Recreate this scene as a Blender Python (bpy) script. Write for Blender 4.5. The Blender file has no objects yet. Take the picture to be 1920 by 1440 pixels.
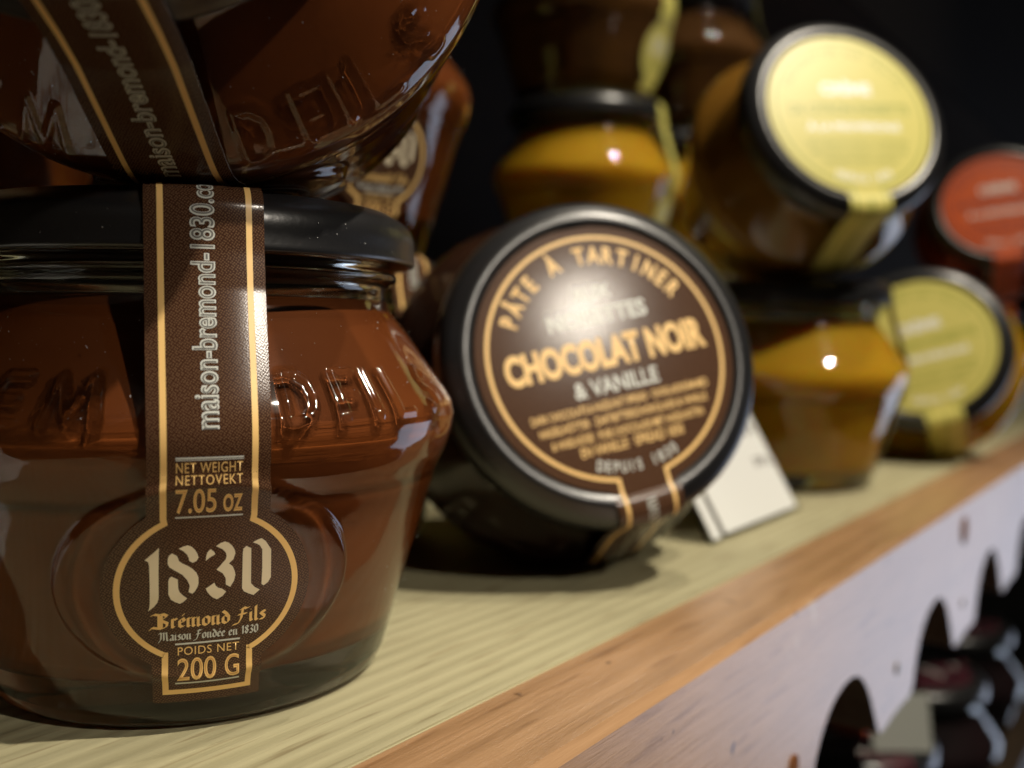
import bpy, bmesh, math, random
import numpy as np
from mathutils import Vector, Matrix
from mathutils.geometry import tessellate_polygon
random.seed(7)
MM = 0.001
GROW = 10          # everything is built in metres, then the whole scene is enlarged tenfold (keeps thin glass gaps numerically clean)
scene = bpy.context.scene
C = scene.collection

# ------------------------------------------------------------------ camera
YAW, PITCH, ROLL, CAMZ = .622, .053, .008, 50.66
cd = bpy.data.cameras.new('camera')
cam = bpy.data.objects.new('camera', cd); C.objects.link(cam); scene.camera = cam
cd.sensor_width = 36; cd.lens = 1850/1920*36
cd.clip_start = .005; cd.clip_end = 30
fwd = Vector((math.cos(YAW)*math.cos(PITCH), math.sin(YAW)*math.cos(PITCH), -math.sin(PITCH)))
q = fwd.to_track_quat('-Z', 'Y')
cam.rotation_mode = 'QUATERNION'
cam.rotation_quaternion = q @ Vector((0, 0, 1)).rotation_difference(Vector((0, 0, 1)))
cam.rotation_quaternion = (q.to_matrix() @ Matrix.Rotation(ROLL, 3, 'Z')).to_quaternion()
cam.location = (0, 0, CAMZ*MM)
cd.dof.use_dof = True; cd.dof.focus_distance = .123; cd.dof.aperture_fstop = 13.0
RV = Vector((math.sin(YAW), -math.cos(YAW), 0)); FV = Vector((math.cos(YAW), math.sin(YAW), 0))

# ------------------------------------------------------------------ world, lamps, exposure
w = bpy.data.worlds.new('World'); scene.world = w; w.use_nodes = True
w.node_tree.nodes['Background'].inputs[0].default_value = (.9, .75, .6, 1)
w.node_tree.nodes['Background'].inputs[1].default_value = .015
scene.view_settings.view_transform = 'Standard'; scene.view_settings.look = 'None'
scene.view_settings.exposure = 0; scene.view_settings.gamma = 1
cy = scene.cycles
cy.use_denoising = True
cy.max_bounces = 14; cy.transmission_bounces = 10; cy.glossy_bounces = 6; cy.diffuse_bounces = 4
cy.caustics_refractive = True; cy.caustics_reflective = False; cy.blur_glossy = .3
cy.sample_clamp_indirect = 6; cy.sample_clamp_direct = 0

FOCUS = Vector((150, 120, 40))
def lamp(name, d, dist, watts, radius, col, cau=True, cone=70, blend=.6, aim=None):
    FOCUS = aim or Vector((150, 120, 40))
    v = RV*d[0] + Vector((0, 0, d[1])) - FV*d[2]*-1*-1 if False else RV*d[0] + Vector((0, 0, d[1])) + FV*d[2]
    v.normalize()
    l = bpy.data.lights.new(name, 'SPOT'); l.energy = watts; l.shadow_soft_size = radius; l.color = col
    l.spot_size = math.radians(cone); l.spot_blend = blend
    o = bpy.data.objects.new(name, l); C.objects.link(o)
    o.location = (FOCUS + v*dist)*MM
    o.rotation_mode = 'QUATERNION'; o.rotation_quaternion = (-v).to_track_quat('-Z', 'Y')
    l.cycles.is_caustics_light = cau
    return o
lamp('ceiling_spot_key', (.46, .84, -.26), 1100, 56, .012, (1, .90, .74), True, 50, 1, Vector((180, 110, 20)))
lamp('ceiling_spot_aisle', (.51, .555, -.67), 520, 4.6, .007, (1, .90, .76), True, 27, 1, Vector((168, 97, 45)))
spot = bpy.data.objects['ceiling_spot_aisle']; spot.rotation_quaternion = (Vector((118, 99, 8))*MM-spot.location).to_track_quat('-Z', 'Y')
lamp('ceiling_spot_far', (.25, .93, -.15), 1500, 46, .012, (1, .90, .74), True, 40, 1, Vector((430, 110, 60)))
wl = bpy.data.lights.new('shop_window', 'AREA'); wl.shape = 'RECTANGLE'; wl.size = 1.0; wl.size_y = 1.0
wl.energy = 7; wl.color = (.70, .79, 1)
wo = bpy.data.objects.new('shop_window', wl); C.objects.link(wo)
wo.location = (2.4, -.72, -.58)
wo.rotation_mode = 'QUATERNION'
wo.rotation_quaternion = (Vector((.3, .12, 0)) - Vector(wo.location)).to_track_quat('-Z', 'Y')

# ------------------------------------------------------------------ materials
def mat(name):
    m = bpy.data.materials.new(name); m.use_nodes = True
    nt = m.node_tree; b = nt.nodes['Principled BSDF']
    return m, nt, b
def N(nt, typ, **kw):
    n = nt.nodes.new(typ)
    for k, v in kw.items():
        if k.startswith('i_'):
            n.inputs[k[2:].replace('_', ' ')].default_value = v
        else: setattr(n, k, v)
    return n
def simple(name, col, rough=.5, metal=0, spec=.5, coat=0):
    m, nt, b = mat(name)
    b.inputs['Base Color'].default_value = (*col, 1); b.inputs['Roughness'].default_value = rough
    b.inputs['Metallic'].default_value = metal; b.inputs['Specular IOR Level'].default_value = spec
    b.inputs['Coat Weight'].default_value = coat
    return m
def ramp(nt, stops):
    r = nt.nodes.new('ShaderNodeValToRGB'); e = r.color_ramp.elements
    while len(e) < len(stops): e.new(.5)
    for i, (p, c) in enumerate(stops): e[i].position = p; e[i].color = (*c, 1)
    return r
def glass_mat(name, tint=(1, 1, 1), rough=0.0):
    m, nt, b = mat(name); nt.nodes.remove(b)
    g = N(nt, 'ShaderNodeBsdfGlass'); g.inputs['Color'].default_value = (*tint, 1)
    g.inputs['Roughness'].default_value = rough; g.inputs['IOR'].default_value = 1.5
    nt.links.new(g.outputs[0], nt.nodes['Material Output'].inputs['Surface'])
    return m
M_glass = glass_mat('jar_glass', (.97, .99, .975), .055)
def content_mat(name, c1, c2, sss=0):
    m, nt, b = mat(name)
    tc = N(nt, 'ShaderNodeTexCoord'); n = N(nt, 'ShaderNodeTexNoise'); n.inputs['Scale'].default_value = 55; n.inputs['Detail'].default_value = 3
    nt.links.new(tc.outputs['Object'], n.inputs['Vector'])
    r = ramp(nt, [(.35, c1), (.65, c2)]); nt.links.new(n.outputs['Fac'], r.inputs[0])
    nt.links.new(r.outputs[0], b.inputs['Base Color'])
    b.inputs['Roughness'].default_value = .6; b.inputs['Specular IOR Level'].default_value = .1
    return m
M_choc = content_mat('chocolate_spread', (.205, .050, .009), (.24, .062, .012))
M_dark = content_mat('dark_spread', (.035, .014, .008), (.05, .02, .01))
M_cara = content_mat('lemon_caramel_cream', (.70, .36, .014), (.77, .43, .02))
for m_ in (M_cara,):
    b_ = m_.node_tree.nodes['Principled BSDF']; b_.inputs['Subsurface Weight'].default_value = .85
    b_.inputs['Subsurface Radius'].default_value = (1, .38, .05); b_.inputs['Subsurface Scale'].default_value = .009*GROW
M_amber = content_mat('amber_brown_spread', (.36, .16, .02), (.42, .19, .025))
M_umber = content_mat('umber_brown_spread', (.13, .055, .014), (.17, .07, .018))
M_red = content_mat('red_brown_spread', (.12, .03, .012), (.16, .04, .015))
M_jam = content_mat('black_jam', (.012, .006, .008), (.02, .008, .01))
def lid_mat():
    m, nt, b = mat('black_satin_lid')
    b.inputs['Base Color'].default_value = (.012, .012, .013, 1)
    b.inputs['Roughness'].default_value = .31; b.inputs['Specular IOR Level'].default_value = .75
    tc = N(nt, 'ShaderNodeTexCoord'); n = N(nt, 'ShaderNodeTexNoise'); n.inputs['Scale'].default_value = 900; n.inputs['Detail'].default_value = 2
    nt.links.new(tc.outputs['Object'], n.inputs['Vector'])
    bp = N(nt, 'ShaderNodeBump'); bp.inputs['Strength'].default_value = .08; bp.inputs['Distance'].default_value = .0004*GROW
    nt.links.new(n.outputs['Fac'], bp.inputs['Height']); nt.links.new(bp.outputs[0], b.inputs['Normal'])
    n2 = N(nt, 'ShaderNodeTexNoise'); n2.inputs['Scale'].default_value = 4000
    nt.links.new(tc.outputs['Object'], n2.inputs['Vector'])
    r = ramp(nt, [(.70, (.010, .010, .011)), (.80, (.06, .06, .06))]); nt.links.new(n2.outputs['Fac'], r.inputs[0])
    nt.links.new(r.outputs[0], b.inputs['Base Color'])
    return m
M_lid = lid_mat()
def paper_mat(name, base, spark, rough=.34):
    m, nt, b = mat(name)
    tc = N(nt, 'ShaderNodeTexCoord')
    mpv = N(nt, 'ShaderNodeMapping'); mpv.inputs['Rotation'].default_value = (0, 0, .6); nt.links.new(tc.outputs['UV'], mpv.inputs['Vector'])
    v = N(nt, 'ShaderNodeTexVoronoi', voronoi_dimensions='2D'); v.inputs['Scale'].default_value = 3.3; v.inputs['Randomness'].default_value = .35
    nt.links.new(mpv.outputs[0], v.inputs['Vector'])
    r = ramp(nt, [(.12, spark), (.42, base)]); nt.links.new(v.outputs['Distance'], r.inputs[0])
    nt.links.new(r.outputs[0], b.inputs['Base Color'])
    b.inputs['Roughness'].default_value = rough; b.inputs['Specular IOR Level'].default_value = .33
    bp = N(nt, 'ShaderNodeBump'); bp.inputs['Strength'].default_value = .12; bp.inputs['Distance'].default_value = .00006*GROW
    nt.links.new(v.outputs['Distance'], bp.inputs['Height']); nt.links.new(bp.outputs[0], b.inputs['Normal'])
    return m
P_brown = paper_mat('brown_label_paper', (.045, .018, .010), (.15, .085, .045), .19)
P_yellow = paper_mat('yellow_label_paper', (.60, .54, .14), (.66, .60, .20), .4)
P_red = paper_mat('red_label_paper', (.62, .10, .02), (.68, .13, .03), .4)
P_jam = paper_mat('dark_violet_label_paper', (.03, .008, .015), (.05, .015, .02), .4)
P_pink = paper_mat('pink_label_paper', (.50, .14, .10), (.5, .16, .12), .4)
I_gold = simple('gold_ink', (.86, .56, .21), .4)
I_gold2 = simple('dull_gold_ink', (.62, .33, .10), .4)
I_cream = simple('cream_ink', (.80, .70, .50), .4)
I_silver = simple('silver_ink', (.60, .62, .58), .35)
I_grey = simple('grey_ink', (.13, .13, .12), .4)
I_white = simple('white_ink', (.85, .85, .8), .4)
I_green = simple('green_ink', (.34, .36, .05), .45)
I_maroon = simple('maroon_ink', (.16, .02, .03), .45)
M_card = simple('white_card', (.60, .61, .60), .6)
M_edge = simple('paper_cut_edge', (.45, .40, .34), .6)
M_ink = simple('pencil_ink', (.10, .09, .09), .6)
M_acr = glass_mat('clear_acrylic', (1, 1, 1), 0.0)

def wood_mat(name, light, dark, period, bump, rough=.5, spec=.5, sc=1., knots=False, fiber=.5):
    m, nt, b = mat(name)
    L = nt.links.new
    tc = N(nt, 'ShaderNodeTexCoord')
    mp = N(nt, 'ShaderNodeMapping'); mp.inputs['Scale'].default_value = (3.2*sc, 70*sc, 70*sc)
    L(tc.outputs['Object'], mp.inputs['Vector'])
    wob = N(nt, 'ShaderNodeTexNoise'); wob.inputs['Scale'].default_value = 1.; wob.inputs['Detail'].default_value = 2
    L(mp.outputs[0], wob.inputs['Vector'])
    mp2 = N(nt, 'ShaderNodeMapping'); mp2.inputs['Scale'].default_value = (.6, 1, 1)
    L(tc.outputs['Object'], mp2.inputs['Vector'])
    wv = N(nt, 'ShaderNodeTexWave', wave_type='BANDS', bands_direction='DIAGONAL' if False else 'Y', wave_profile='SIN')
    wv.inputs['Scale'].default_value = 1/(period*MM)*.314/ (1.0); wv.inputs['Distortion'].default_value = 1.5
    wv.inputs['Detail'].default_value = 2; wv.inputs['Detail Scale'].default_value = .35; wv.inputs['Detail Roughness'].default_value = .6
    L(mp2.outputs[0], wv.inputs['Vector'])
    fi = N(nt, 'ShaderNodeTexNoise'); fi.inputs['Scale'].default_value = 14; fi.inputs['Detail'].default_value = 6; fi.inputs['Roughness'].default_value = .65
    L(mp.outputs[0], fi.inputs['Vector'])
    mpr = N(nt, 'ShaderNodeMapping'); mpr.inputs['Scale'].default_value = (3.5, 1000/period, 1000/period); L(tc.outputs['Object'], mpr.inputs['Vector'])
    rid = N(nt, 'ShaderNodeTexNoise'); rid.inputs['Scale'].default_value = .8; rid.inputs['Detail'].default_value = 3; rid.inputs['Roughness'].default_value = .45
    L(mpr.outputs[0], rid.inputs['Vector'])
    mxa = N(nt, 'ShaderNodeMix', data_type='FLOAT'); mxa.inputs[0].default_value = .55
    L(wv.outputs['Fac'], mxa.inputs[2]); L(rid.outputs['Fac'], mxa.inputs[3])
    mx = N(nt, 'ShaderNodeMix', data_type='FLOAT'); mx.inputs[0].default_value = fiber
    L(mxa.outputs[0], mx.inputs[2]); L(fi.outputs['Fac'], mx.inputs[3])
    mx2 = N(nt, 'ShaderNodeMix', data_type='FLOAT'); mx2.inputs[0].default_value = .3
    L(mx.outputs[0], mx2.inputs[2]); L(wob.outputs['Fac'], mx2.inputs[3])
    r = ramp(nt, [(.30, dark), (.58, light)]); L(mx2.outputs[0], r.inputs[0])
    big = N(nt, 'ShaderNodeTexNoise'); big.inputs['Scale'].default_value = 9; big.inputs['Detail'].default_value = 3
    L(tc.outputs['Object'], big.inputs['Vector'])
    rb = ramp(nt, [(.3, (.82, .80, .76)), (.7, (1.1, 1.08, 1.05))]); L(big.outputs['Fac'], rb.inputs[0])
    ml = N(nt, 'ShaderNodeMix', data_type='RGBA', blend_type='MULTIPLY'); ml.inputs[0].default_value = 1
    L(r.outputs[0], ml.inputs[6]); L(rb.outputs[0], ml.inputs[7])
    # dark pores / specks
    mp3 = N(nt, 'ShaderNodeMapping'); mp3.inputs['Scale'].default_value = (55, 700, 700); L(tc.outputs['Object'], mp3.inputs['Vector'])
    po = N(nt, 'ShaderNodeTexNoise'); po.inputs['Scale'].default_value = 1.; po.inputs['Detail'].default_value = 3; L(mp3.outputs[0], po.inputs['Vector'])
    rp = ramp(nt, [(.30, (.62, .56, .5)), (.42, (1, 1, 1))]); L(po.outputs['Fac'], rp.inputs[0])
    ml2 = N(nt, 'ShaderNodeMix', data_type='RGBA', blend_type='MULTIPLY'); ml2.inputs[0].default_value = .8
    L(ml.outputs[2], ml2.inputs[6]); L(rp.outputs[0], ml2.inputs[7])
    L(ml2.outputs[2], b.inputs['Base Color'])
    if knots:
        sp = N(nt, 'ShaderNodeTexNoise'); sp.inputs['Scale'].default_value = 210; sp.inputs['Detail'].default_value = 2; L(tc.outputs['Object'], sp.inputs['Vector'])
        rs = ramp(nt, [(.24, (.25, .2, .16)), (.29, (1, 1, 1))]); L(sp.outputs['Fac'], rs.inputs[0])
        m3 = N(nt, 'ShaderNodeMix', data_type='RGBA', blend_type='MULTIPLY'); m3.inputs[0].default_value = 1
        L(ml2.outputs[2], m3.inputs[6]); L(rs.outputs[0], m3.inputs[7])
        sc2 = N(nt, 'ShaderNodeTexNoise'); sc2.inputs['Scale'].default_value = 38; sc2.inputs['Detail'].default_value = 5; L(tc.outputs['Object'], sc2.inputs['Vector'])
        rs2 = ramp(nt, [(.66, (0, 0, 0)), (.74, (.55, .55, .55))]); L(sc2.outputs['Fac'], rs2.inputs[0])
        m4 = N(nt, 'ShaderNodeMix', data_type='RGBA'); L(rs2.outputs[0], m4.inputs[0]); L(m3.outputs[2], m4.inputs[6]); m4.inputs[7].default_value = (.5, .42, .3, 1)
        L(m4.outputs[2], b.inputs['Base Color'])
    b.inputs['Roughness'].default_value = rough; b.inputs['Specular IOR Level'].default_value = spec
    bp = N(nt, 'ShaderNodeBump'); bp.inputs['Strength'].default_value = bump; bp.inputs['Distance'].default_value = .0006*GROW
    L(mx.outputs[0], bp.inputs['Height'])
    bp2 = N(nt, 'ShaderNodeBump'); bp2.inputs['Strength'].default_value = .25; bp2.inputs['Distance'].default_value = .0002*GROW
    L(po.outputs['Fac'], bp2.inputs['Height']); L(bp.outputs[0], bp2.inputs['Normal'])
    L(bp2.outputs[0], b.inputs['Normal'])
    return m
W_pine = wood_mat('pale_pine', (.36, .338, .215), (.275, .256, .155), 3.6, .7, .62, .25, fiber=.35)
W_oak = wood_mat('warm_brown_oak', (.37, .222, .118), (.235, .13, .06), 6, .35, .33, .6, fiber=.65, knots=True)
W_oak.node_tree.nodes['Principled BSDF'].inputs['Coat Weight'].default_value = .35
W_oak.node_tree.nodes['Principled BSDF'].inputs['Coat Roughness'].default_value = .32
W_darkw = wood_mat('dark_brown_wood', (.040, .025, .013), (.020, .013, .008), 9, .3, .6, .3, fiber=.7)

W_shade = wood_mat('shade_black', (.010, .007, .005), (.005, .004, .003), 9, .3, .7, .1, fiber=.7)  # near-black tone is deep shade put into the colour
# ------------------------------------------------------------------ mesh helpers
def me_obj(name, verts, faces, material, parent=None, smooth=True, sharp=None):
    me = bpy.data.meshes.new(name)
    me.from_pydata([(x*MM, y*MM, z*MM) for x, y, z in verts], [], faces)
    me.materials.append(material)
    if smooth: me.shade_smooth()
    if sharp: me.set_sharp_from_angle(angle=math.radians(sharp))
    o = bpy.data.objects.new(name, me); C.objects.link(o)
    if parent: o.parent = parent
    return o
def empty(name, label=None, cat=None, group=None, kind=None):
    o = bpy.data.objects.new(name, None); o.empty_display_size = .01; C.objects.link(o)
    tag(o, label, cat, group, kind); return o
def tag(o, label=None, cat=None, group=None, kind=None):
    if label: o['label'] = label
    if cat: o['category'] = cat
    if group: o['group'] = group
    if kind: o['kind'] = kind
def lathe(name, prof, n, material, parent=None, closed=False, sharp=None):
    """prof from first to last point; points with r==0 become poles"""
    v, f, rings = [], [], []
    for r, z in prof:
        if r == 0: rings.append([len(v)]); v.append((0, 0, z))
        else:
            rings.append(list(range(len(v), len(v)+n)))
            v += [(r*math.cos(2*math.pi*i/n), r*math.sin(2*math.pi*i/n), z) for i in range(n)]
    pairs = list(zip(rings, rings[1:]))
    if closed: pairs.append((rings[-1], rings[0]))
    for a, b in pairs:
        for i in range(n):
            j = (i+1) % n
            if len(a) == 1 and len(b) == 1: continue
            if len(a) == 1: f.append((a[0], b[j], b[i]))
            elif len(b) == 1: f.append((a[i], a[j], b[0]))
            else: f.append((a[i], a[j], b[j], b[i]))
    return me_obj(name, v, f, material, parent, True, sharp)
def resample(pts, step, smooth_iter=2):
    out = [pts[0]]
    for a, b in zip(pts, pts[1:]):
        d = math.hypot(b[0]-a[0], b[1]-a[1]); k = max(1, int(math.ceil(d/step)))
        for i in range(1, k+1): out.append((a[0]+(b[0]-a[0])*i/k, a[1]+(b[1]-a[1])*i/k))
    for _ in range(smooth_iter):
        out = [out[0]]+[((p[0]+2*c[0]+n_[0])/4, (p[1]+2*c[1]+n_[1])/4) for p, c, n_ in zip(out, out[1:], out[2:])]+[out[-1]]
    return out
def box(name, x0, x1, y0, y1, z0, z1, material, parent=None, bev=.4):
    bm = bmesh.new()
    vs = [bm.verts.new((x*MM, y*MM, z*MM)) for x in (x0, x1) for y in (y0, y1) for z in (z0, z1)]
    for q_ in ((0, 1, 3, 2), (4, 6, 7, 5), (0, 4, 5, 1), (2, 3, 7, 6), (0, 2, 6, 4), (1, 5, 7, 3)): bm.faces.new([vs[i] for i in q_])
    bmesh.ops.recalc_face_normals(bm, faces=bm.faces)
    if bev: bmesh.ops.bevel(bm, geom=bm.edges[:], offset=bev*MM, segments=2, affect='EDGES')
    me = bpy.data.meshes.new(name); bm.to_mesh(me); bm.free(); me.materials.append(material)
    o = bpy.data.objects.new(name, me); C.objects.link(o)
    if parent: o.parent = parent
    return o

# ------------------------------------------------------------------ jar surface map (label coordinates: u across, s up the jar, mm)
PATH = [(29.15, 5.0), (29.75, 6.6), (31.45, 12.7), (33.55, 19.2), (35.15, 24.8), (36.55, 29.3), (38.05, 33.0), (39.15, 36.0), (39.52, 38.3), (38.95, 41.2), (36.5, 49.2), (34.6, 55.4), (33.8, 60.0), (33.4, 64.3), (33.25, 65.6), (32.75, 66.65), (32.0, 67.4), (30.9, 67.95), (29.4, 68.15), (28.2, 68.1), (27.2, 67.75), (15, 67.9), (0, 68.1)]
def _smooth(pts, step, it):
    out = [pts[0]]
    for a, b in zip(pts, pts[1:]):
        k = max(1, int(math.ceil(math.hypot(b[0]-a[0], b[1]-a[1])/step)))
        for i in range(1, k+1): out.append((a[0]+(b[0]-a[0])*i/k, a[1]+(b[1]-a[1])*i/k))
    for _ in range(it):
        out = [out[0]]+[((p[0]+2*c[0]+n_[0])/4, (p[1]+2*c[1]+n_[1])/4) for p, c, n_ in zip(out, out[1:], out[2:])]+[out[-1]]
    return out
PATH = _smooth(PATH[:4], .5, 2)[:-1]+_smooth(PATH[3:12], .8, 9)[:-1]+_smooth(PATH[11:], .35, 2)
K_TOP = next(i for i, p in enumerate(PATH) if p[1] > 66 and p[0] <= 31.8)
PL = [0]
for a, b in zip(PATH, PATH[1:]): PL.append(PL[-1]+math.hypot(b[0]-a[0], b[1]-a[1]))
def s_raw(z):
    for i, (a, b) in enumerate(zip(PATH, PATH[1:])):
        if a[1] <= z <= b[1]: return PL[i]+(z-a[1])/(b[1]-a[1])*(PL[i+1]-PL[i])
S0 = s_raw(21.2)
SC = PL[-1]-S0                     # s of the lid centre
def rz(s):
    s = s+S0
    if s >= PL[-1]: return PL[-1]-s, 68.1
    i = 0
    while i < len(PL)-2 and PL[i+1] < s: i += 1
    a, b = PATH[i], PATH[i+1]; t = (s-PL[i])/(PL[i+1]-PL[i])
    return a[0]+t*(b[0]-a[0]), a[1]+t*(b[1]-a[1])
def sm(t): t = max(0., min(1., t)); return t*t*(3-2*t)
def boss(x, z):
    rho = math.hypot(x/18.6, (z-20.2)/13.6)
    if rho >= 1: return 0.0
    return (0.30+x*x*0.0050)*(1-sm((rho-.90)/.1))
def lmap(u, s, off=0.0):
    r, z = rz(s)
    if s+S0 > PL[K_TOP]:
        w_ = sm((r-27.2)/4.4); R = 31.7
        x = u*(1-w_)+w_*R*math.sin(u/R); y = r-w_*(R-R*math.cos(u/R))
        zz = z if r > 27.2 else 67.45+.65*(1-(math.hypot(u, r)/27.4)**2)
        return (x, -y, zz+off)
    rho = math.hypot(u/18.6, (z-20.2)/13.6)
    R = r+off+(boss(u, z) if z < 36 else 0)+(.28*math.exp(-((rho-.95)/.08)**2) if z < 34 else 0); a = u/r
    return (R*math.sin(a), -R*math.cos(a), z)

# ------------------------------------------------------------------ glass body
OUT = [(24.5, .55), (25.3, .1), (26.3, .12), (27.5, 1.0), (28.5, 2.8), (29.5, 6.0), (31.3, 12.7), (33.4, 19.2), (35.0, 24.8), (36.25, 28.8), (36.85, 30.5), (38.1, 33.0), (39.0, 35.8), (39.35, 38.3), (38.95, 40.3), (37.9, 42.0), (35.1, 45.9), (31.9, 50.4), (29.6, 53.4), (28.9, 54.8), (28.8, 56.7), (29.4, 57.4), (30.6, 57.9), (30.7, 58.8), (29.8, 59.5), (29.2, 60.2), (29.2, 65.2), (28.4, 66.0)]
INN = [(26.9, 65.6), (26.5, 64), (26.3, 57), (26.4, 55.2), (27.2, 53.0), (29.6, 49.6), (32.8, 45.0), (35.4, 41.2), (36.5, 39.2), (36.7, 37.6), (36.0, 35.2), (34.3, 32.4), (33.5, 31.2), (33.7, 30.4), (34.9, 29.5), (34.7, 28.7), (33.3, 26.0), (31.2, 20), (29.0, 13.0), (27.3, 9.2), (25.0, 7.4), (21, 6.8)]  # ledge under the equator added to catch lamp light as an orange line
PUNT = [(0, 2.2), (12, 2.0), (20, 1.5), (23.2, 1.2)]
STROKES = {
 'B': [[(0, 0), (0, 1), (.55, 1), (.7, .78), (.55, .54), (0, .52)], [(.5, .53), (.78, .3), (.6, 0), (0, 0)]],
 'R': [[(0, 0), (0, 1), (.55, 1), (.72, .75), (.55, .5), (0, .5)], [(.35, .5), (.75, 0)]],
 'E': [[(.68, 0), (0, 0), (0, 1), (.68, 1)], [(0, .52), (.55, .52)]],
 'M': [[(-.25, 0), (-.05, 1), (.37, .2), (.8, 1), (1.0, 0)]],
 'O': [[(.4+.42*math.cos(t*math.pi/8), .5+.5*math.sin(t*math.pi/8)) for t in range(17)]],
 'N': [[(0, 0), (0, 1), (.7, 0), (.7, 1)]],
 'D': [[(0, 0), (0, 1), (.4, 1), (.7, .8), (.78, .5), (.7, .2), (.4, 0), (0, 0)]],
 'F': [[(0, 0), (0, 1), (.65, 1)], [(0, .52), (.5, .52)]],
 'I': [[(.1, 0), (.1, 1)]],
 'L': [[(0, 1), (0, 0), (.6, 0)]],
 'S': [[(.66, .84), (.5, .98), (.2, .98), (.05, .78), (.15, .57), (.5, .45), (.66, .25), (.5, .02), (.2, 0), (.02, .15)]]}
EMB = [('B', -55), ('R', -43.5), ('E', -34.5), ('M', -22.5), ('D', 16.5), ('F', 28), ('I', 35.5), ('L', 42), ('S', 54)]
def relief(theta, z):
    """embossed lettering on the shoulder; theta in degrees from label centre, arrays"""
    h = np.zeros_like(theta)
    H_ = 5.5; Z0 = 39.9; arcf = 1.22
    for ch, c in EMB:
        sel = (abs(theta-c) < 9) & (z > 37) & (z < 48)
        if not sel.any(): continue
        x = (theta[sel]-c)*math.pi/180*36.5/ (H_*.86)+.37; y = (z[sel]-Z0)/H_
        best = np.full(x.shape, 9.)
        for st in STROKES[ch]:
            for (ax, ay), (bx, by) in zip(st, st[1:]):
                ex, ey = bx-ax, by-ay; L2 = ex*ex+ey*ey+1e-9
                t = np.clip(((x-ax)*ex+(y-ay)*ey)/L2, 0, 1)
                best = np.minimum(best, np.hypot(x-ax-t*ex, (y-ay-t*ey)*arcf))
        d = best*H_
        tt = np.clip((.95-d)/.85, 0, 1)
        h[sel] = np.maximum(h[sel], .34*tt*tt*(3-2*tt))
    return h
def glass(hero):
    n = 900 if hero else 180
    out = resample(OUT, .26 if hero else .7, 3 if hero else 2)
    if hero:  # coarser below the boss and in the neck is fine, keep shoulder dense
        out = [p for i, p in enumerate(out) if (37.5 < p[1] < 47.5) or i % 2 == 0 or i == len(out)-1]
    inn = resample(INN, 2.2, 0); pun = PUNT
    prof = list(pun)+out+inn+[(0, 6.7)]
    th = np.arange(n)*360./n-180.       # degrees from label centre
    V = [];F = [];rings = []
    for k, (r, z) in enumerate(prof):
        if r == 0: rings.append((len(V), 1)); V.append((0, 0, z)); continue
        rr = np.full(n, float(r)); isout = len(pun) <= k < len(pun)+len(out)
        zz = np.full(n, float(z))
        if hero and isout:
            if 5 < z < 36:
                rr = rr+np.array([boss(math.radians(t)*r, z) if abs(t) < 40 else 0 for t in th])
            if 37 < z < 48:
                h = relief(th, zz); rr = rr+h*.82; zz = zz+h*.57
            rr = rr+.02*np.sin(np.radians(th)*3+z*.21)*(1 if z > 6 else 0)+.01*np.sin(np.radians(th)*7-z*.4)
        a = np.radians(th)
        rings.append((len(V), n))
        V += list(zip((rr*np.sin(a)).tolist(), (-rr*np.cos(a)).tolist(), zz.tolist()))
    for (a, na), (b, nb) in zip(rings, rings[1:]):
        for i in range(n):
            j = (i+1) % n
            if na == 1: F.append((a, b+j, b+i))
            elif nb == 1: F.append((a+i, a+j, b))
            else: F.append((a+i, a+j, b+j, b+i))
    me = bpy.data.meshes.new('glass_body')
    me.from_pydata([(x*MM, y*MM, z*MM) for x, y, z in V], [], F); me.shade_smooth(); me.materials.append(M_glass)
    return me
GL_hero, GL_low = glass(True), glass(False)
cont = [(0, 6.2), (21, 6.25)]+[(r+.55, z-(.4 if z < 10 else 0)) for r, z in INN[::-1][1:] if z < 54.9]+[(26.9, 54.7), (26.3, 54.9), (25.3, 54.8), (0, 54.4)]
contents_profile = [cont[0], cont[1]]+cont[2:]
LIDP = [(0, 67.72), (10, 67.62), (20, 67.36), (26.3, 67.05), (26.9, 67.05), (27.2, 67.4), (27.6, 67.7), (28.1, 67.88), (28.75, 67.95), (29.35, 67.86), (29.85, 67.6), (30.4, 67.25), (31.0, 66.95), (31.7, 66.5), (32.4, 65.85), (32.95, 64.9), (33.2, 63.8), (33.15, 62), (33.2, 61.1), (33.3, 60.6), (33.15, 60.15), (32.6, 60.1), (32.3, 60.6), (31.4, 62), (31.2, 66.0), (0, 66.3)]
LIDP = resample(LIDP, .5, 2)
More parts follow.
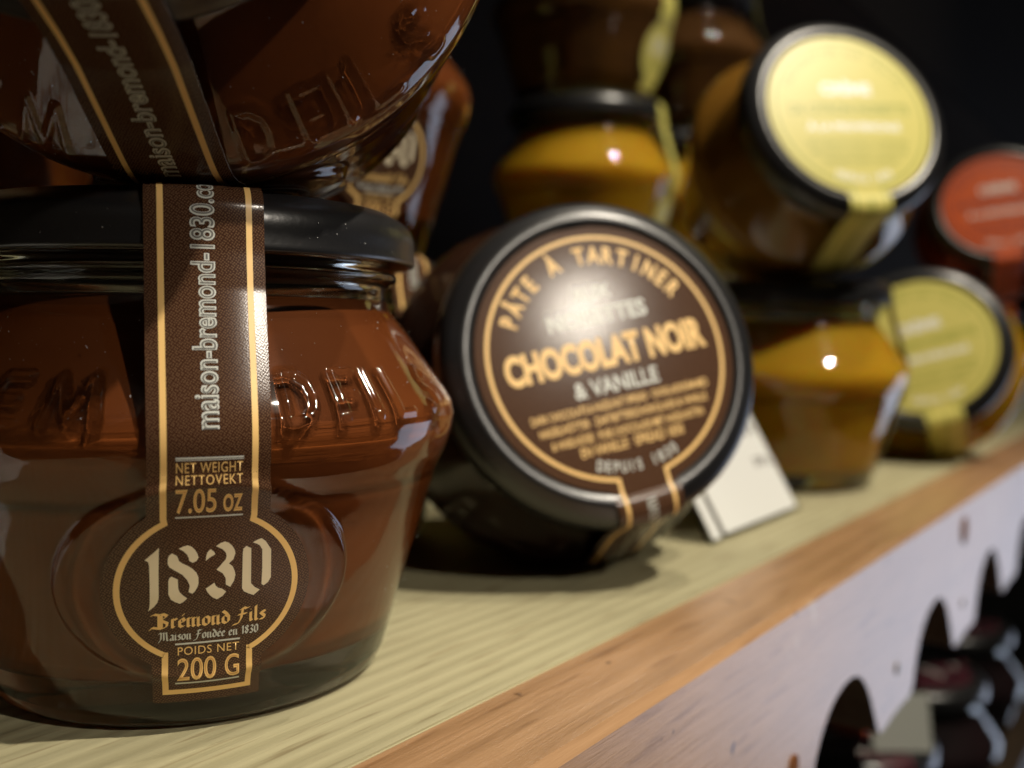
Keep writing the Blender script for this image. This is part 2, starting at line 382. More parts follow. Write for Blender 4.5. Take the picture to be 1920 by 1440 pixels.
# ------------------------------------------------------------------ print on the label
_tc = {}
def text_geo(txt, bold=0.0, space=1.0):
    key = (txt, bold, space)
    if key in _tc: return _tc[key]
    c = bpy.data.curves.new('t', 'FONT'); c.body = txt; c.size = 1; c.offset = bold; c.resolution_u = 4; c.fill_mode = 'FRONT'
    c.space_character = space
    o = bpy.data.objects.new('t', c); C.objects.link(o)
    dg = bpy.context.evaluated_depsgraph_get(); me = o.evaluated_get(dg).to_mesh()
    v = np.array([tuple(x.co)[:2] for x in me.vertices]) if len(me.vertices) else np.zeros((1, 2))
    f = [tuple(p.vertices) for p in me.polygons]
    o.evaluated_get(dg).to_mesh_clear(); bpy.data.objects.remove(o); bpy.data.curves.remove(c)
    _tc[key] = (v, f); return v, f
class Print:
    """collects flat print in label coordinates (u,s)"""
    def __init__(self): self.v = []; self.f = []
    def add(self, pts, faces):
        k = len(self.v); self.v += [tuple(p) for p in pts]; self.f += [tuple(i+k for i in f) for f in faces]
    def text(self, txt, u0, u1, s0, s1, bold=0.0, up=(0, 1), space=1.0, lim=None):
        """text fitted to the box u0..u1 x s0..s1 (cap box)"""
        v, f = text_geo(txt, bold, space)
        lo, hi = v.min(0), v.max(0)
        if lim: lo[1], hi[1] = lim
        q_ = (v-lo)/(hi-lo)
        self.add([(u0+(u1-u0)*a, s0+(s1-s0)*b) for a, b in q_], f)
    def vtext(self, txt, u_base, h, s0, s1, bold=0.0, space=1.0):
        """text running up the strip; letter tops point to -u; h = x height"""
        v, f = text_geo(txt, bold, space); lo, hi = v.min(0), v.max(0)
        k = h/.48
        self.add([(u_base-b*k, s0+(a-lo[0])/(hi[0]-lo[0])*(s1-s0)) for a, b in v], f)
    def arc(self, txt, r, ang0, ang1, h, wid, bold=0.0, flip=False):
        n = len(txt)
        for i, ch in enumerate(txt):
            if ch == ' ': continue
            v, f = text_geo(ch, bold); lo, hi = v.min(0), v.max(0)
            a = math.radians(ang0+(ang1-ang0)*i/(n-1)); cx = (lo[0]+hi[0])/2
            out = []
            for x, y in v:
                X = (x-cx)*wid/.7; Y = y*h/.72
                if not flip: out.append((math.cos(a)*(r+Y)+math.sin(a)*X, SC+math.sin(a)*(r+Y)-math.cos(a)*X))
                else: out.append((math.cos(a)*(r-Y)-math.sin(a)*X, SC+math.sin(a)*(r-Y)+math.cos(a)*X))
            self.add(out, f)
    def ribbon(self, pts, wdt, closed=False, step=.7):
        P = []
        seq = pts+[pts[0]] if closed else pts
        for a, b in zip(seq, seq[1:]):
            d = math.hypot(b[0]-a[0], b[1]-a[1]); k = max(1, int(d/step))
            for i in range(k): P.append((a[0]+(b[0]-a[0])*i/k, a[1]+(b[1]-a[1])*i/k))
        if not closed: P.append(seq[-1])
        n = len(P); L, R_ = [], []
        for i in range(n):
            p0 = P[i-1] if (closed or i > 0) else P[i]; p1 = P[(i+1) % n] if (closed or i < n-1) else P[i]; c = P[i]
            def nrm(a, b):
                dx, dy = b[0]-a[0], b[1]-a[1]; l = math.hypot(dx, dy) or 1; return (-dy/l, dx/l)
            n0 = nrm(p0, c) if p0 != c else nrm(c, p1); n1 = nrm(c, p1) if p1 != c else n0
            mx, my = n0[0]+n1[0], n0[1]+n1[1]; l2 = (mx*mx+my*my) or 1; k = 2/l2 if l2 > .3 else 2
            L.append((c[0]+mx*k*wdt/2, c[1]+my*k*wdt/2)); R_.append((c[0]-mx*k*wdt/2, c[1]-my*k*wdt/2))
        f = [(i, (i+1) % n, n+(i+1) % n, n+i) for i in range(n if closed else n-1)]
        self.add(L+R_, f)
    def poly(self, pts):
        tr = tessellate_polygon([[Vector((a, b, 0)) for a, b in pts]])
        self.add(pts, [tuple(t) for t in tr])
    def nib(self, pl, nw, ang=40):
        dx, dy = math.cos(math.radians(ang))*nw/2, math.sin(math.radians(ang))*nw/2; t = nw*.10
        for a, b in zip(pl, pl[1:]):
            pts = [(a[0]-dx, a[1]-dy), (a[0]+dx, a[1]+dy), (b[0]+dx, b[1]+dy), (b[0]-dx, b[1]-dy)]
            self.add(pts, [(0, 1, 2, 3)])
            # hairline so that strokes along the nib keep some width
            l = math.hypot(b[0]-a[0], b[1]-a[1]) or 1; nx, ny = -(b[1]-a[1])/l*t, (b[0]-a[0])/l*t
            self.add([(a[0]-nx, a[1]-ny), (b[0]-nx, b[1]-ny), (b[0]+nx, b[1]+ny), (a[0]+nx, a[1]+ny)], [(0, 1, 2, 3)])
    def build(self, name, material, parent, off, mapper=None):
        mp_ = mapper or lmap
        vs = list(self.v); tri = []
        for f in self.f:
            for k in range(1, len(f)-1): tri.append((f[0], f[k], f[k+1]))
        if mapper is None:
            mid = {}; out = []; todo = tri
            while todo:
                a, b, c = todo.pop()
                ls = [(math.dist(vs[p], vs[q]), p, q, r) for p, q, r in ((a, b, c), (b, c, a), (c, a, b))]
                l, p, q, r = max(ls); lim = .45 if abs(vs[p][1]-(PL[K_TOP]-S0)) < 5 else (.5 if vs[p][1] < 14 else 1.3)
                if l <= lim: out.append((a, b, c)); continue
                key = (min(p, q), max(p, q))
                if key not in mid: mid[key] = len(vs); vs.append(((vs[p][0]+vs[q][0])/2, (vs[p][1]+vs[q][1])/2))
                m_ = mid[key]; todo += [(p, m_, r), (m_, q, r)]
            tri = out
        v = [mp_(a, b, off) for a, b in vs]
        return me_obj(name, v, tri, material, parent, True)
mi = lambda x: [(x-.10, .88), (x, .98), (x, .10), (x+.12, .0)]
BL = {
 'm': (1.25, [mi(.1), [(.1, .85), (.38, 1)], mi(.5), [(.5, .85), (.78, 1)], mi(.9)]),
 'n': (.85, [mi(.1), [(.1, .85), (.38, 1)], mi(.5)]),
 'i': (.42, [mi(.1), [(.08, 1.28), (.14, 1.34)]]), 'l': (.42, [[(.1, 1.65), (.1, .1), (.24, 0)]]),
 'r': (.6, [mi(.1), [(.12, .85), (.3, 1), (.42, .86)]]),
 'e': (.62, [[(.08, .48), (.46, .66), (.3, 1), (.06, .8), (.06, .2), (.25, 0), (.46, .16)]]),
 'o': (.72, [[(.3, 1), (.06, .8), (.06, .2), (.3, 0), (.52, .2), (.52, .8), (.3, 1)]]),
 'd': (.72, [[(.3, .95), (.06, .75), (.06, .2), (.3, 0), (.52, .2), (.52, .75), (.3, 1.15), (.05, 1.42)], [(.3, .95), (.52, .75)]]),
 'a': (.72, [[(.08, .86), (.26, 1), (.46, .85), (.46, .1), (.58, 0)], [(.46, .5), (.08, .34), (.08, .12), (.24, 0), (.46, .16)]]),
 's': (.6, [[(.46, .86), (.28, 1), (.08, .8), (.42, .38), (.36, .08), (.04, .06)]]),
 'B': (1.25, [[(-.3, 1.45), (-.05, 1.6), (.3, 1.5), (.6, 1.62), (.95, 1.35), (.45, .88), (.95, .55), (.9, .15), (.5, -.05), (-.25, .12), (-.4, -.15)], [(.3, 1.5), (.3, .05)], [(.5, 1.5), (.5, .0)]]),
 'F': (1.0, [[(.45, 1.5), (.32, .4), (.1, -.15), (-.35, -.3)], [(.2, 1.3), (.5, 1.6), (.75, 1.45), (1.0, 1.6)], [(.1, .82), (.75, .9)]]),
 'M': (1.5, [[(-.2, 1.2), (.1, 1.5), (.25, 1.3), (.2, .3), (-.15, -.3)], [(.3, 1.3), (.6, 1.5), (.65, .1)], [(.7, 1.35), (1.0, 1.5), (1.1, .1), (1.25, 0)]]),
 '1': (.5, [[(0, 1.2), (.2, 1.5), (.2, 0)]]), '8': (.75, [[(.3, 1.5), (.05, 1.2), (.5, .5), (.3, 0), (.05, .4), (.5, 1.2), (.3, 1.5)]]),
 '3': (.7, [[(.05, 1.3), (.3, 1.5), (.5, 1.2), (.2, .85), (.5, .4), (.3, 0), (.02, .15)]]), '0': (.72, [[(.3, 1.5), (.05, 1.2), (.05, .3), (.3, 0), (.52, .3), (.52, 1.2), (.3, 1.5)]]), ' ': (.5, [])}
def blackletter(P, txt, u0, u1, s0, xh, nw):
    W_ = sum(BL[c if c != 'é' else 'e'][0] for c in txt); k = (u1-u0)/W_; x = 0
    for c in txt:
        adv, st = BL[c if c != 'é' else 'e']
        if c == 'é': st = st+[[(.25, 1.25), (.45, 1.5)]]
        for pl in st: P.nib([(u0+(x+a)*k, s0+b*xh) for a, b in pl], nw)
        x += adv
DIGITS = [[(-7.09,2.6),(-6.47,3.2),(-5.99,3.66),(-5.51,4.17),(-5.57,0.86),(-5.57,-2.52),(-5.72,-3.12),(-6.04,-3.62),(-6.74,-4.27),(-6.62,-3.84),(-6.55,-3.15),(-6.54,-0.76),(-6.58,1.75),(-6.68,2.33),(-6.88,2.51)],[(-3.36,3.95),(-2.84,4.2),(-2.35,4.33),(-1.93,4.1),(-1.56,3.66),(-1.3,3.14),(-1.16,2.63),(-1.37,2.19),(-1.81,1.96),(-2.21,2.26),(-2.25,2.63),(-2.42,3.06),(-2.84,3.58)],[(-4.08,3.37),(-4.42,3.08),(-4.56,2.62),(-4.56,1.96),(-4.36,1.53),(-3.73,1.03),(-2.97,0.47),(-2.41,-0.3),(-2.12,-1.08),(-2.26,-1.92),(-1.84,-2.18),(-1.55,-1.9),(-1.27,-1.33),(-1.14,-0.83),(-1.17,0.02),(-1.4,0.63),(-1.85,1.18),(-2.27,1.54),(-2.97,1.98),(-3.32,2.29),(-3.53,2.97)],[(-4.15,0.29),(-4.39,0.11),(-4.5,-0.31),(-4.5,-2.08),(-4.23,-2.8),(-3.74,-3.19),(-3.24,-3.46),(-2.82,-3.23),(-2.4,-2.78),(-2.82,-2.39),(-3.27,-1.84),(-3.41,-1.32),(-3.46,-0.13)],[(0.17,3.64),(-0.18,3.22),(-0.31,2.73),(-0.35,2.1),(0.11,2.53),(0.71,2.9),(0.6,3.21)],[(0.78,3.98),(1.3,4.36),(1.8,4.52),(2.23,4.31),(2.6,3.91),(2.89,3.38),(3.0,2.86),(2.77,2.04),(2.27,1.54),(2.71,1.11),(2.94,0.49),(3.05,-0.04),(2.89,-0.88),(2.47,-1.66),(1.95,-1.29),(1.94,-0.44),(1.57,0.28),(0.87,0.83),(1.34,1.41),(1.9,2.12),(2.0,2.58),(1.89,3.05),(1.53,3.5)],[(0.65,-0.91),(0.8,-1.35),(1.09,-1.64),(1.52,-1.8),(2.01,-2.25),(1.61,-2.83),(0.97,-3.23),(0.53,-2.97),(0.16,-2.58),(-0.13,-2.12),(-0.32,-1.62)],[(4.27,3.72),(3.91,3.37),(3.85,2.78),(3.85,-2.02),(4.1,-2.5),(4.63,-2.83),(5.23,-3.14),(5.96,-2.46),(5.35,-2.03),(4.89,-1.45),(4.82,3.36),(4.49,3.53)],[(4.99,4.11),(5.5,4.41),(6.01,4.58),(6.49,4.14),(7.17,2.98),(7.25,-0.87),(6.92,-1.53),(6.4,-1.93),(6.14,-1.69),(6.18,0.65),(6.12,3.06),(5.81,3.64),(5.44,3.9)]]
RC = -1.65                                   # s of the medallion centre
def label_sheet(parent, material):
    def hw(s):
        v = 0
        if s < RC: v = max(v, 6.4)
        if s > RC and s < SC: v = max(v, 6.9)
        if abs(s-RC) < 12: v = max(v, math.sqrt(144-(s-RC)**2))
        if abs(s-SC) < 26.8: v = max(v, math.sqrt(26.8**2-(s-SC)**2))
        return max(v, .05)
    ss = set()
    for i in range(int((SC+26.8+17.7)/.5)+1): ss.add(round(-17.7+.5*i, 3))
    for i in range(100): ss.add(round(-17.7+.31*i, 3))
    for k in range(1, 12):
        ss.add(round(RC-12*math.cos(k*math.pi/24), 3)); ss.add(round(SC+26.8*math.cos(k*math.pi/24), 3))
    for z_ in PL[K_TOP-2:K_TOP+16]: ss.add(round(z_-S0, 3))
    for e in range(1, 40): ss.add(round(PL[K_TOP]-S0-3+e*.2, 3))
    ss = sorted(x for x in ss if -17.7 <= x <= SC+26.8); nc = 30
    V, F = [], []
    for side, off in ((0, .10), (1, -.02)):
        for s in ss:
            h_ = hw(s)
            for j in range(nc+1): V.append(lmap(-h_+2*h_*j/nc, s, off))
    nr = len(ss); blk = nr*(nc+1)
    idx = lambda k, i, j: k*blk+i*(nc+1)+j
    for i in range(nr-1):
        for j in range(nc):
            F.append((idx(0, i, j), idx(0, i, j+1), idx(0, i+1, j+1), idx(0, i+1, j)))
            F.append((idx(1, i, j), idx(1, i+1, j), idx(1, i+1, j+1), idx(1, i, j+1)))
        F.append((idx(0, i, 0), idx(0, i+1, 0), idx(1, i+1, 0), idx(1, i, 0)))
        F.append((idx(0, i, nc), idx(1, i, nc), idx(1, i+1, nc), idx(0, i+1, nc)))
    for j in range(nc):
        F.append((idx(0, 0, j), idx(1, 0, j), idx(1, 0, j+1), idx(0, 0, j+1)))
    o = me_obj('label', V, F, material, parent, True, 50)
    UVc = []
    for side in (0, 1):
        for s in ss:
            h_ = hw(s); UVc += [(-h_+2*h_*j/nc, s) for j in range(nc+1)]
    uv = o.data.uv_layers.new(name='label'); 
    for lp in o.data.loops: uv.data[lp.index].uv = UVc[lp.vertex_index]
    o.data.materials.append(M_edge)
    for p in o.data.polygons:
        a_, b_ = [v < blk for v in p.vertices].count(True), len(p.vertices)
        if 0 < a_ < b_: p.material_index = 1
    return o
def border(P, wdt=.72, only=None):
    R1 = 10.2; u = 4.95; pts = [(0, -16.1), (u-.05, -16.1)]
    a0 = math.asin(u/R1)
    jl = RC-R1*math.cos(a0); ju = RC+R1*math.cos(a0)+.6
    R2 = 24.4
    right = [(u-.05, -16.1), (u-.05, jl)]
    right += [(R1*math.cos(t), RC+R1*math.sin(t)) for t in np.linspace(-math.pi/2+a0, math.pi/2-a0, 26)]
    right += [(u+.1, ju)]
    right += [(u+.1, x) for x in np.linspace(ju+1, SC-R2*math.cos(math.asin(u/R2))-.4, 8)]
    right += [(R2*math.cos(t), SC+R2*math.sin(t)) for t in np.linspace(-math.pi/2+math.asin((u+.1)/R2), math.pi/2, 40)]
    left = [(-x, y) for x, y in right[::-1]]
    P.ribbon(right[:-1]+[(0, SC+R2)]+left[1:], wdt, True)
URL = 'maison-bremond-1830.com'
def side_print(lab, gold, cream, silver, grey, url_grey=True):
    g = Print(); border(g)
    g.build('gold_border', gold, lab, .13)
    g = Print()
    g.text('NET WEIGHT', -3.7, 3.65, 13.75, 15.05, .0, space=1.1); g.text('NETTOVEKT', -3.7, 3.65, 12.25, 13.5, .0, space=1.15)
    g.text('7.05', -3.7, .75, 8.5, 11.75, .012); g.text('oz', 1.5, 3.65, 8.5, 10.9, .012)
    g.text('POIDS NET', -3.45, 3.65, -10.75, -9.6, 0, space=1.1)
    g.text('200', -3.5, 1.0, -14.35, -11.2, .012); g.text('G', 2.0, 3.7, -14.35, -11.2, .012)
    blackletter(g, 'Brémond Fils', -6.0, 6.9, -6.75, 1.25, .42)
    g.build('gold_lettering', gold, lab, .13)
    g = Print()
    g.text('7.05', -3.55, .6, 8.75, 11.5, -.03); g.text('oz', 1.7, 3.45, 8.75, 10.65, -.03)
    g.text('200', -3.35, .85, -14.1, -11.45, -.03); g.text('G', 2.15, 3.55, -14.1, -11.45, -.03)
    g.build('lettering_inline', I_gold2, lab, .15)
    g = Print()
    for d in DIGITS: g.poly(d)
    g.build('year_lettering', cream, lab, .13)
    g = Print()
    for s in (15.6, 8.0, -9.15, -14.75): g.ribbon([(-3.75, s), (3.75, s)], .2 if s > 0 else .24)
    g.ribbon([(-3.75, 15.35), (3.75, 15.35)], .1)
    blackletter(g, 'Maison Fondée en 1830', -5.5, 6.0, -8.55, .78, .22)
    g.vtext(URL, .92, 1.8, 18.9, 51.6, .030)
    g.build('silver_lettering', silver, lab, .13)
    g = Print(); g.vtext(URL, .92, 1.8, 18.9, 51.6, -.012)
    g.build('web_address_inline', grey, lab, .15)
def lid_print_choc(lab):
    g = Print()
    g.arc('PÂTE À TARTINER', 19.0, 150, 31, 3.5, 2.6, .03)
    g.text('CHOCOLAT NOIR', -21.4, 21.4, SC-2.4, SC+3.9, .045)
    for t, y, w_ in (('DARK CHOCOLATE & HAZELNUT SPREAD · CHOKLADKRÄM MED', -10.2, 19), ('HASSELNÖTTER · ZARTBITTERSCHOKOLADE & VANILLE', -12.9, 18), ('& HASELNÜSSE · PURE CHOCOLADE MET HAZELNOTEN', -15.6, 16.3), ('EN VANILLE · SPREAD 1830', -18.3, 11)):
        g.text(t, -w_, w_, SC+y, SC+y+2.0, .012)
    g.build('lid_gold_lettering', I_gold, lab, .13)
    g = Print()
    g.text('AUX', -4.2, 4.2, SC+11.4, SC+14.4, .03); g.text('NOISETTES', -10.6, 10.6, SC+6.4, SC+9.9, .03)
    g.text('& VANILLE', -9, 9, SC-7.3, SC-4.0, .02)
    g.arc('DEPUIS 1830', 22.9, -111, -69, 2.1, 1.5, .02, flip=True)
    g.build('lid_silver_lettering', I_silver, lab, .13)
def lid_print_fruit(lab, dark, light):
    g = Print()
    g.arc('PRÉPARATION AUX FRUITS', 20.0, 152, 28, 2.6, 1.9, .02)
    g.text('DE CITRON NOISETTE', -20, 20, SC-.6, SC+3.0, .03)
    for y, w_ in ((-11.0, 17), (-14.0, 16), (-17, 12)): g.text('LEMON CREAM WITH HAZELNUTS · ZITRONENCREME', -w_, w_, SC+y, SC+y+1.7, .01)
    g.build('lid_dark_lettering', dark, lab, .13)
    g = Print()
    g.text('CRÈME', -8.5, 8.5, SC+6.0, SC+11, .05); g.text('À LA PROVENÇALE', -15.5, 15.5, SC-6.6, SC-3.0, .05)
    g.arc('DEPUIS 1830', 22.9, -112, -68, 2.2, 1.6, .04, flip=True)
    g.build('lid_light_lettering', light, lab, .13)

def jar(hero, contents, paper, kind):
    root = empty('glass_jar')
    o = bpy.data.objects.new('glass_body', GL_hero if hero else GL_low); C.objects.link(o); o.parent = root
    o.cycles.is_caustics_caster = True
    c = lathe('contents', resample(contents_profile, .5, 1), 420, contents, root, sharp=60) if hero else lathe('contents', resample(contents_profile, 1.2, 1), 160, contents, root, sharp=60)
    if hero:
        for v_ in c.data.vertices:
            x, y, z = [t/MM for t in v_.co]
            if y < -10 and 6.9 < z < 36:
                r_ = math.hypot(x, y); u_ = math.atan2(x, -y)*r_
                rho = math.hypot(u_/1.04, (z-20.2)*1.06)
                h_ = 1.35*math.exp(-((rho-14.0)/1.0)**2)*(1-sm((z-27)/4))  # ring ridge added to catch lamp light as orange crescents round the label
                v_.co.x *= (r_+h_)/r_; v_.co.y *= (r_+h_)/r_
    c.cycles.is_caustics_receiver = True
    if hero:
        V, F = [], []; rd = random.Random(3)
        for k in range(230):
            zone = rd.random(); th = math.radians(rd.uniform(-75, 75))
            if zone < .7:
                z = rd.uniform(40.5, 53.0); a_, b_ = (38.95, 40.3), (29.6, 53.4); t = (z-a_[1])/(b_[1]-a_[1]); r = a_[0]+(b_[0]-a_[0])*t+.62
                r = max(r, 0)
                if abs(th) < .19: continue
            elif zone < .85: z = rd.uniform(9, 34); r = 29.5+(z-6)*.305+.35; 
            else: z = rd.uniform(61, 64.5); r = 33.26
            if zone >= .7 and zone < .85 and abs(th) < .5: continue
            c_ = Vector((r*math.sin(th), -r*math.cos(th), z)); sz = rd.choice((.05, .06, .07, .09, .13))
            k0 = len(V)
            for q_ in range(4): V.append(tuple(c_+Vector((rd.uniform(-1, 1), rd.uniform(-1, 1), rd.uniform(-1, 1)))*sz))
            F += [(k0, k0+1, k0+2), (k0, k0+2, k0+3), (k0, k0+3, k0+1), (k0+1, k0+3, k0+2)]
        d_ = me_obj('dust', V, F, M_card, root, False); d_['kind'] = 'stuff'
    lathe('lid', LIDP, 128, M_lid, root, sharp=60)
    lab = label_sheet(root, paper)
    if kind == 'choc':
        side_print(lab, I_gold, I_cream, I_silver, I_grey); lid_print_choc(lab)
    elif kind == 'lemon':
        side_print(lab, I_green, I_silver, I_green, I_green); lid_print_fruit(lab, I_green, I_white)
    else:
        side_print(lab, I_maroon, I_silver, I_maroon, I_maroon); lid_print_fruit(lab, I_maroon, I_white)
    return root
def dup(root, label=None, hero=None, contents=None):
    r = root.copy(); C.objects.link(r)
    for ch in list(root.children):
        c = ch.copy(); C.objects.link(c); c.parent = r
        if ch.name.startswith('glass_body') and hero is not None: c.data = GL_hero if hero else GL_low
        if ch.name.startswith('contents') and contents is not None:
            c.data = ch.data.copy(); c.data.materials[0] = contents
        for g in ch.children:
            d = g.copy(); C.objects.link(d); d.parent = c
    return r
def stand(root, x, y, z, rz_deg):
    root.location = (x*MM, y*MM, z*MM); root.rotation_euler = (0, 0, math.radians(rz_deg))
def lie(root, X, Z, sup, psi, tilt, roll, drop=0):
    """jar on its side: lid centre at X right / Z ahead (mm from the viewpoint), axis heading psi, lid raised by tilt"""
    hor = RV*math.sin(psi)-FV*math.cos(psi)
    a = hor*math.cos(tilt)+Vector((0, 0, 1))*math.sin(tilt)
    low = min(z*math.sin(tilt)-r*math.cos(tilt) for r, z in OUT)
    lc = RV*X+FV*Z; lc.z = sup-low+68*math.sin(tilt)-drop
    base = lc-a*68
    s = a.cross(Vector((0, 0, 1))).normalized(); s = -s
    s_ = Vector(s); u = a.cross(s_)*1
    if u.z < 0: u = -u
    # s to the right as seen by someone facing the lid
    if s_.dot(RV) < 0: s_ = -s_
    t = math.radians(roll-90)
    dB = s_*math.cos(t)+u*math.sin(t)
    yv = -dB; xv = yv.cross(a)
    root.matrix_basis = Matrix.Translation(base*MM) @ Matrix((xv, yv, a)).transposed().to_4x4()

# ------------------------------------------------------------------ shelf unit
unit = empty('shelf_unit', 'pale pine shelf with a scalloped brown front board', 'shelf')
X0, X1 = -12, 2100
pl = box('shelf_plank', X0, X1, 80.6, 330, -20, 0, W_pine, unit, .3)
def scallop_board():
    # outline in x,z (front view), arches every 81.5 mm
    top = -.2; pts = []
    per = 80.9; x = 32.6-per*5+.0      # first tip position
    tips = []
    prof = [(0, -44.6), (4, -44.5), (10, -43.8), (18, -43.4), (25, -43.6), (28.5, -43.0), (30.3, -41.0), (31.6, -37.5), (33.6, -33.8), (36.6, -30.4), (40.5, -27.4), (45, -25.4), (50, -24.3), (55, -24.0), (60, -24.7), (64.5, -26.8), (68.5, -30.0), (72, -34.0), (75, -38.4), (77.4, -42.0), (79.3, -44.0)]
    xs = -3
    bot = []
    x = 240.1-per*8
    while x < X1:
        for dx, z in prof:
            if X0 < x+dx < X1: bot.append((x+dx, z))
        x += per
    return top, bot
top, bot = scallop_board()
yf, yb = 62.6, 80.4; ch = 1.3
V = []; F = []
cols = [(X0, -44)]+bot+[(X1, -44)]
for x, z in cols:
    V += [(x, yf, z), (x, yf, top-ch), (x, yf+ch, top), (x, yb, top), (x, yb, z+.0), (x, yf+.5, z-.35)]
for i in range(len(cols)-1):
    a, b = i*6, i*6+6
    for p0, p1 in ((0, 1), (1, 2), (2, 3), (3, 4), (4, 5), (5, 0)): F.append((a+p0, b+p0, b+p1, a+p1))
F.append((0, 1, 2, 3, 4, 5)); n_ = len(cols)*6-6; F.append((n_+5, n_+4, n_+3, n_+2, n_+1, n_))
fb = me_obj('front_board', V, F, W_oak, unit, False)
bm = bmesh.new(); bm.from_mesh(fb.data); bmesh.ops.recalc_face_normals(bm, faces=bm.faces); bm.to_mesh(fb.data); bm.free()
def plug(x, z, r, m, name):
    n = 20; V = [(x, yf-.35, z)]+[(x+r*math.cos(t*2*math.pi/n), yf-.35, z+r*math.sin(t*2*math.pi/n)) for t in range(n)]+[(x+r*1.1*math.cos(t*2*math.pi/n), yf+.4, z+r*1.1*math.sin(t*2*math.pi/n)) for t in range(n)]
    F = [(0, 1+(i+1) % n, 1+i) for i in range(n)]+[(1+i, 1+(i+1) % n, 1+n+(i+1) % n, 1+n+i) for i in range(n)]
    me_obj(name, V, F, m, fb, False)
M_knot = simple('knot_brown', (.15, .055, .015), .8, 0, .1); M_hole = simple('nail_head', (.16, .15, .14), .5)
plug(329, -9.8, 4.2, M_knot, 'wood_plug'); plug(253, -32.4, 1.5, M_hole, 'nail_head'); plug(330.2, -33, 1.3, M_hole, 'nail_head'); plug(179.5, -30.9, 2.2, M_knot, 'wood_plug')
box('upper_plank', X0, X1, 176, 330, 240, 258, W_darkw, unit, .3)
box('upper_shade_sheet', X0, X1, 174, 175.9, 236, 420, W_shade, unit, .3)  # added black sheet stands in for the dark shade above the upper plank
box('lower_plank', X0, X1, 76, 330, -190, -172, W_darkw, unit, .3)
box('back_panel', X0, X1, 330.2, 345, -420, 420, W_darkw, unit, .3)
box('end_panel', X0-18, X0-.2, 64, 345, -420, 420, W_darkw, unit, .3)  # left panel added out of view to keep bounce light off the jars
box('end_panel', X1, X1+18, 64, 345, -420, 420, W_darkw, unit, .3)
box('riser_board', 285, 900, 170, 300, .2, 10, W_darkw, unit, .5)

# ------------------------------------------------------------------ jars
GRP_C = 'chocolate spread jars with brown labels'
choc0 = jar(True, M_choc, P_brown, 'choc')
tag(choc0, 'large sharp jar standing in front, brown round 1830 label facing out', 'jar', GRP_C)
stand(choc0, 92.8, 125.8, 0, -33.76)
def mk(src, label, group, hero=False, contents=None, place=None):
    r = dup(src, hero=hero, contents=contents); tag(r, label, 'jar', group); return r
j = mk(choc0, 'tilted chocolate jar lying on top of the front jar, raised letters on its shoulder', GRP_C, True); lie(j, -41.28, 102.2, 68.15, .004, .281, 1)
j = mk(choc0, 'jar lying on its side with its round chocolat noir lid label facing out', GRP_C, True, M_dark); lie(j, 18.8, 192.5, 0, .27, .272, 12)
j = mk(choc0, 'blurred chocolate jar stacked behind the front one, round label half showing', GRP_C, False); stand(j, 166.5, 180.5, 68.2, -14)
jF = j
j = mk(choc0, 'chocolate jar standing on the shelf between the front jar and the lying one', GRP_C, False); stand(j, 166.0, 181.0, 0, 3)
j = mk(choc0, 'shaded chocolate jar at far left with 200 g showing above the front lid', GRP_C, False); stand(j, 88, 204, 68.2, -28)
j = mk(choc0, 'bottom jar of the left stack hidden behind the front jar', GRP_C, False); stand(j, 84, 206, 0, -30)
GRP_L = 'lemon cream jars with yellow labels'
lem0 = jar(False, M_cara, P_yellow, 'lemon')
tag(lem0, 'yellow orange jar standing upright on the shelf behind the white price card', 'jar', GRP_L)
stand(lem0, 329.4, 120.6, 0, 22)
j = mk(lem0, 'jar lying on top with the large bright yellow round lid label', GRP_L); lie(j, 101, 300, 68.2, .215, .345, 3)
for c in j.children:
    if c.name.startswith('contents'): c.data = c.data.copy(); c.data.materials[0] = M_amber
j = mk(lem0, 'jar lying on the shelf at right with a yellow round lid label', GRP_L); lie(j, 160.5, 386, 0, -.39, .277, 17)
j = mk(lem0, 'golden jar in the back row with a yellow strip down its right side', GRP_L); stand(j, 363.2, 222.8, 78, 16)
j = mk(lem0, 'jar under the golden one in the back row, on the riser', GRP_L); stand(j, 362, 222, 10.1, 10)
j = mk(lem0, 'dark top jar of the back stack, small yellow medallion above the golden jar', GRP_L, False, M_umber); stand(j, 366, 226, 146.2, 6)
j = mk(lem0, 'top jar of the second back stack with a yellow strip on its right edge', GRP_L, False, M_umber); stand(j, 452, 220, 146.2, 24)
j = mk(lem0, 'middle jar of the second back stack, left of the big yellow lid', GRP_L); stand(j, 450, 222, 78.1, 24)
j = mk(lem0, 'bottom jar of the second back stack on the riser', GRP_L); stand(j, 450, 220, 10.1, 24)
j = mk(lem0, 'dim yellow labelled jar deep in shade between the stacks', GRP_L); stand(j, 262, 268, 0, -20)
j = mk(lem0, 'dim yellow labelled jar on top, deep in shade between the stacks', GRP_L); stand(j, 262, 268, 68.2, -25)
GRP_R = 'red fruit spread jars'
red0 = jar(False, M_red, P_red, 'red')
tag(red0, 'lying jar at the right edge with an orange red round lid label', 'jar', GRP_R)
lie(red0, 243, 497, 68.2, -.345, .34, 8)
j = mk(red0, 'reddish jar standing at the right edge beneath the red lidded one', GRP_R); stand(j, 548, 132, 0, -32)
j = mk(red0, 'far jar beyond the red lidded one at the right edge', GRP_R); stand(j, 660, 130, 0, -35)
GRP_B = 'dark jam jars on the lower shelf'
jam0 = jar(False, M_jam, P_jam, 'red')
tag(jam0, 'dark jam jar on lower shelf with a blue glint on its shoulder', 'jar', GRP_B); stand(jam0, 476, 112, -172, 60)
j = mk(jam0, 'dark jam jar with a red label seen through the first arch', GRP_B, False); stand(j, 388, 114, -172, -40)
lathe('lid_sticker', [(0, 68.75), (8, 68.72), (8.2, 68.2)], 32, P_red, j)
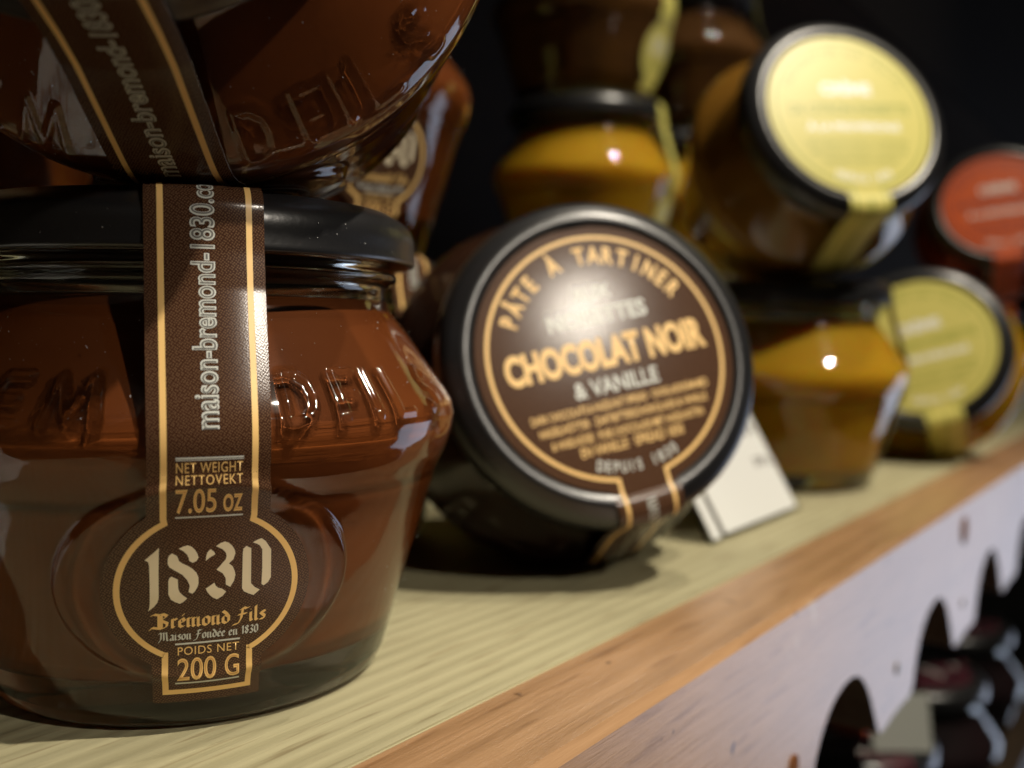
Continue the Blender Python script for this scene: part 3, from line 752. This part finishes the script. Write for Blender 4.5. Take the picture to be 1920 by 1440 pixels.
j = mk(jam0, 'dark jam jar on the lower shelf, farthest right', GRP_B, False); stand(j, 570, 116, -172, 60)

# ------------------------------------------------------------------ price card in a leaning acrylic holder
def price_card(name, label, loc, rotz, lean, wd, ht, lines):
    t = empty(name, label, 'price card')
    box('acrylic_plate', -8.2, wd+3.2, .1, 1.0, 0, ht+2, M_acr, t, .12)
    box('paper', 0, wd, -.45, -.05, 1.2, ht, M_card, t, .05)
    box('paper_edge_strip', -7.4, -2.6, -.45, -.05, .8, ht*.36, M_card, t, .05)
    g = Print(); 
    for (txt, u0, u1, s0, s1) in lines: g.text(txt, u0, u1, s0, s1, .02)
    if lines: g.build('handwriting', M_ink, t, 0, lambda a, b, c: (a, -.48, b))
    t.location = Vector(loc)*MM
    t.rotation_euler = (-lean, 0, rotz)
    return t
price_card('price_card', 'white price card leaning back beside the lying dark jar', (226.5, 97.0, .1), 0, math.radians(30), 50, 46,
           [('4,90 €', 33, 48, 24, 28.5), ('200 g', 36, 48, 14.5, 18)])
sc_ = empty('small_card', 'small grey white card resting on a jam jar lid under the scalloped board', 'card')
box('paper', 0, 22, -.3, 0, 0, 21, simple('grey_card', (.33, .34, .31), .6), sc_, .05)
sc_.location = Vector((369.5, 99, -103.7))*MM; sc_.rotation_euler = (-.25, 0, math.radians(-54))
# leaflet lying to the left, seen only as a reflection in the front jar
lf = empty('leaflet', 'white printed leaflet propped left of the front jar, seen mirrored in its glass', 'leaflet')
V = [(0, -30, 0), (0, 30, 0), (0, 30, 42), (0, -30, 42), (-.4, -30, 0), (-.4, 30, 0), (-.4, 30, 42), (-.4, -30, 42)]
me_obj('paper', V, [(0, 1, 2, 3), (7, 6, 5, 4), (0, 4, 5, 1), (1, 5, 6, 2), (2, 6, 7, 3), (3, 7, 4, 0)], M_card, lf, False)
g = Print(); rnd = random.Random(5)
for k in range(22):
    cx, cz = rnd.uniform(-24, 24), rnd.uniform(6, 36); r_ = rnd.uniform(1.5, 6); ph = rnd.uniform(0, 6)
    g.ribbon([(cx+r_*math.cos(ph+t*.5)*(1+.4*math.sin(t*1.7)), cz+r_*.6*math.sin(ph+t*.5)) for t in range(rnd.randint(5, 12))], rnd.uniform(.5, 1.6))
g.build('drawing', M_ink, lf, 0, lambda a, b, c: (.15, a, b))
lf.location = (RV*-98+FV*104)*MM+Vector((0, 0, .0004)); lf.rotation_euler = (0, math.radians(-52), math.atan2(RV.y, RV.x))
for o in (pl, fb): o.cycles.is_caustics_receiver = True

# ------------------------------------------------------------------ enlarge the whole scene, lamps and camera alike
scene.unit_settings.scale_length = 1/GROW
for o in list(scene.objects):
    if o.parent: continue
    if o.type == 'LIGHT':
        o.location *= GROW; o.data.energy *= GROW*GROW
        if o.data.type == 'AREA': o.data.size *= GROW; o.data.size_y *= GROW
        else: o.data.shadow_soft_size *= GROW
    elif o.type == 'CAMERA':
        o.location *= GROW; cd.dof.focus_distance *= GROW; cd.dof.aperture_fstop /= GROW; cd.clip_start *= GROW; cd.clip_end *= GROW
    else:
        o.location = Vector(o.location)*GROW; o.scale = (GROW, GROW, GROW)
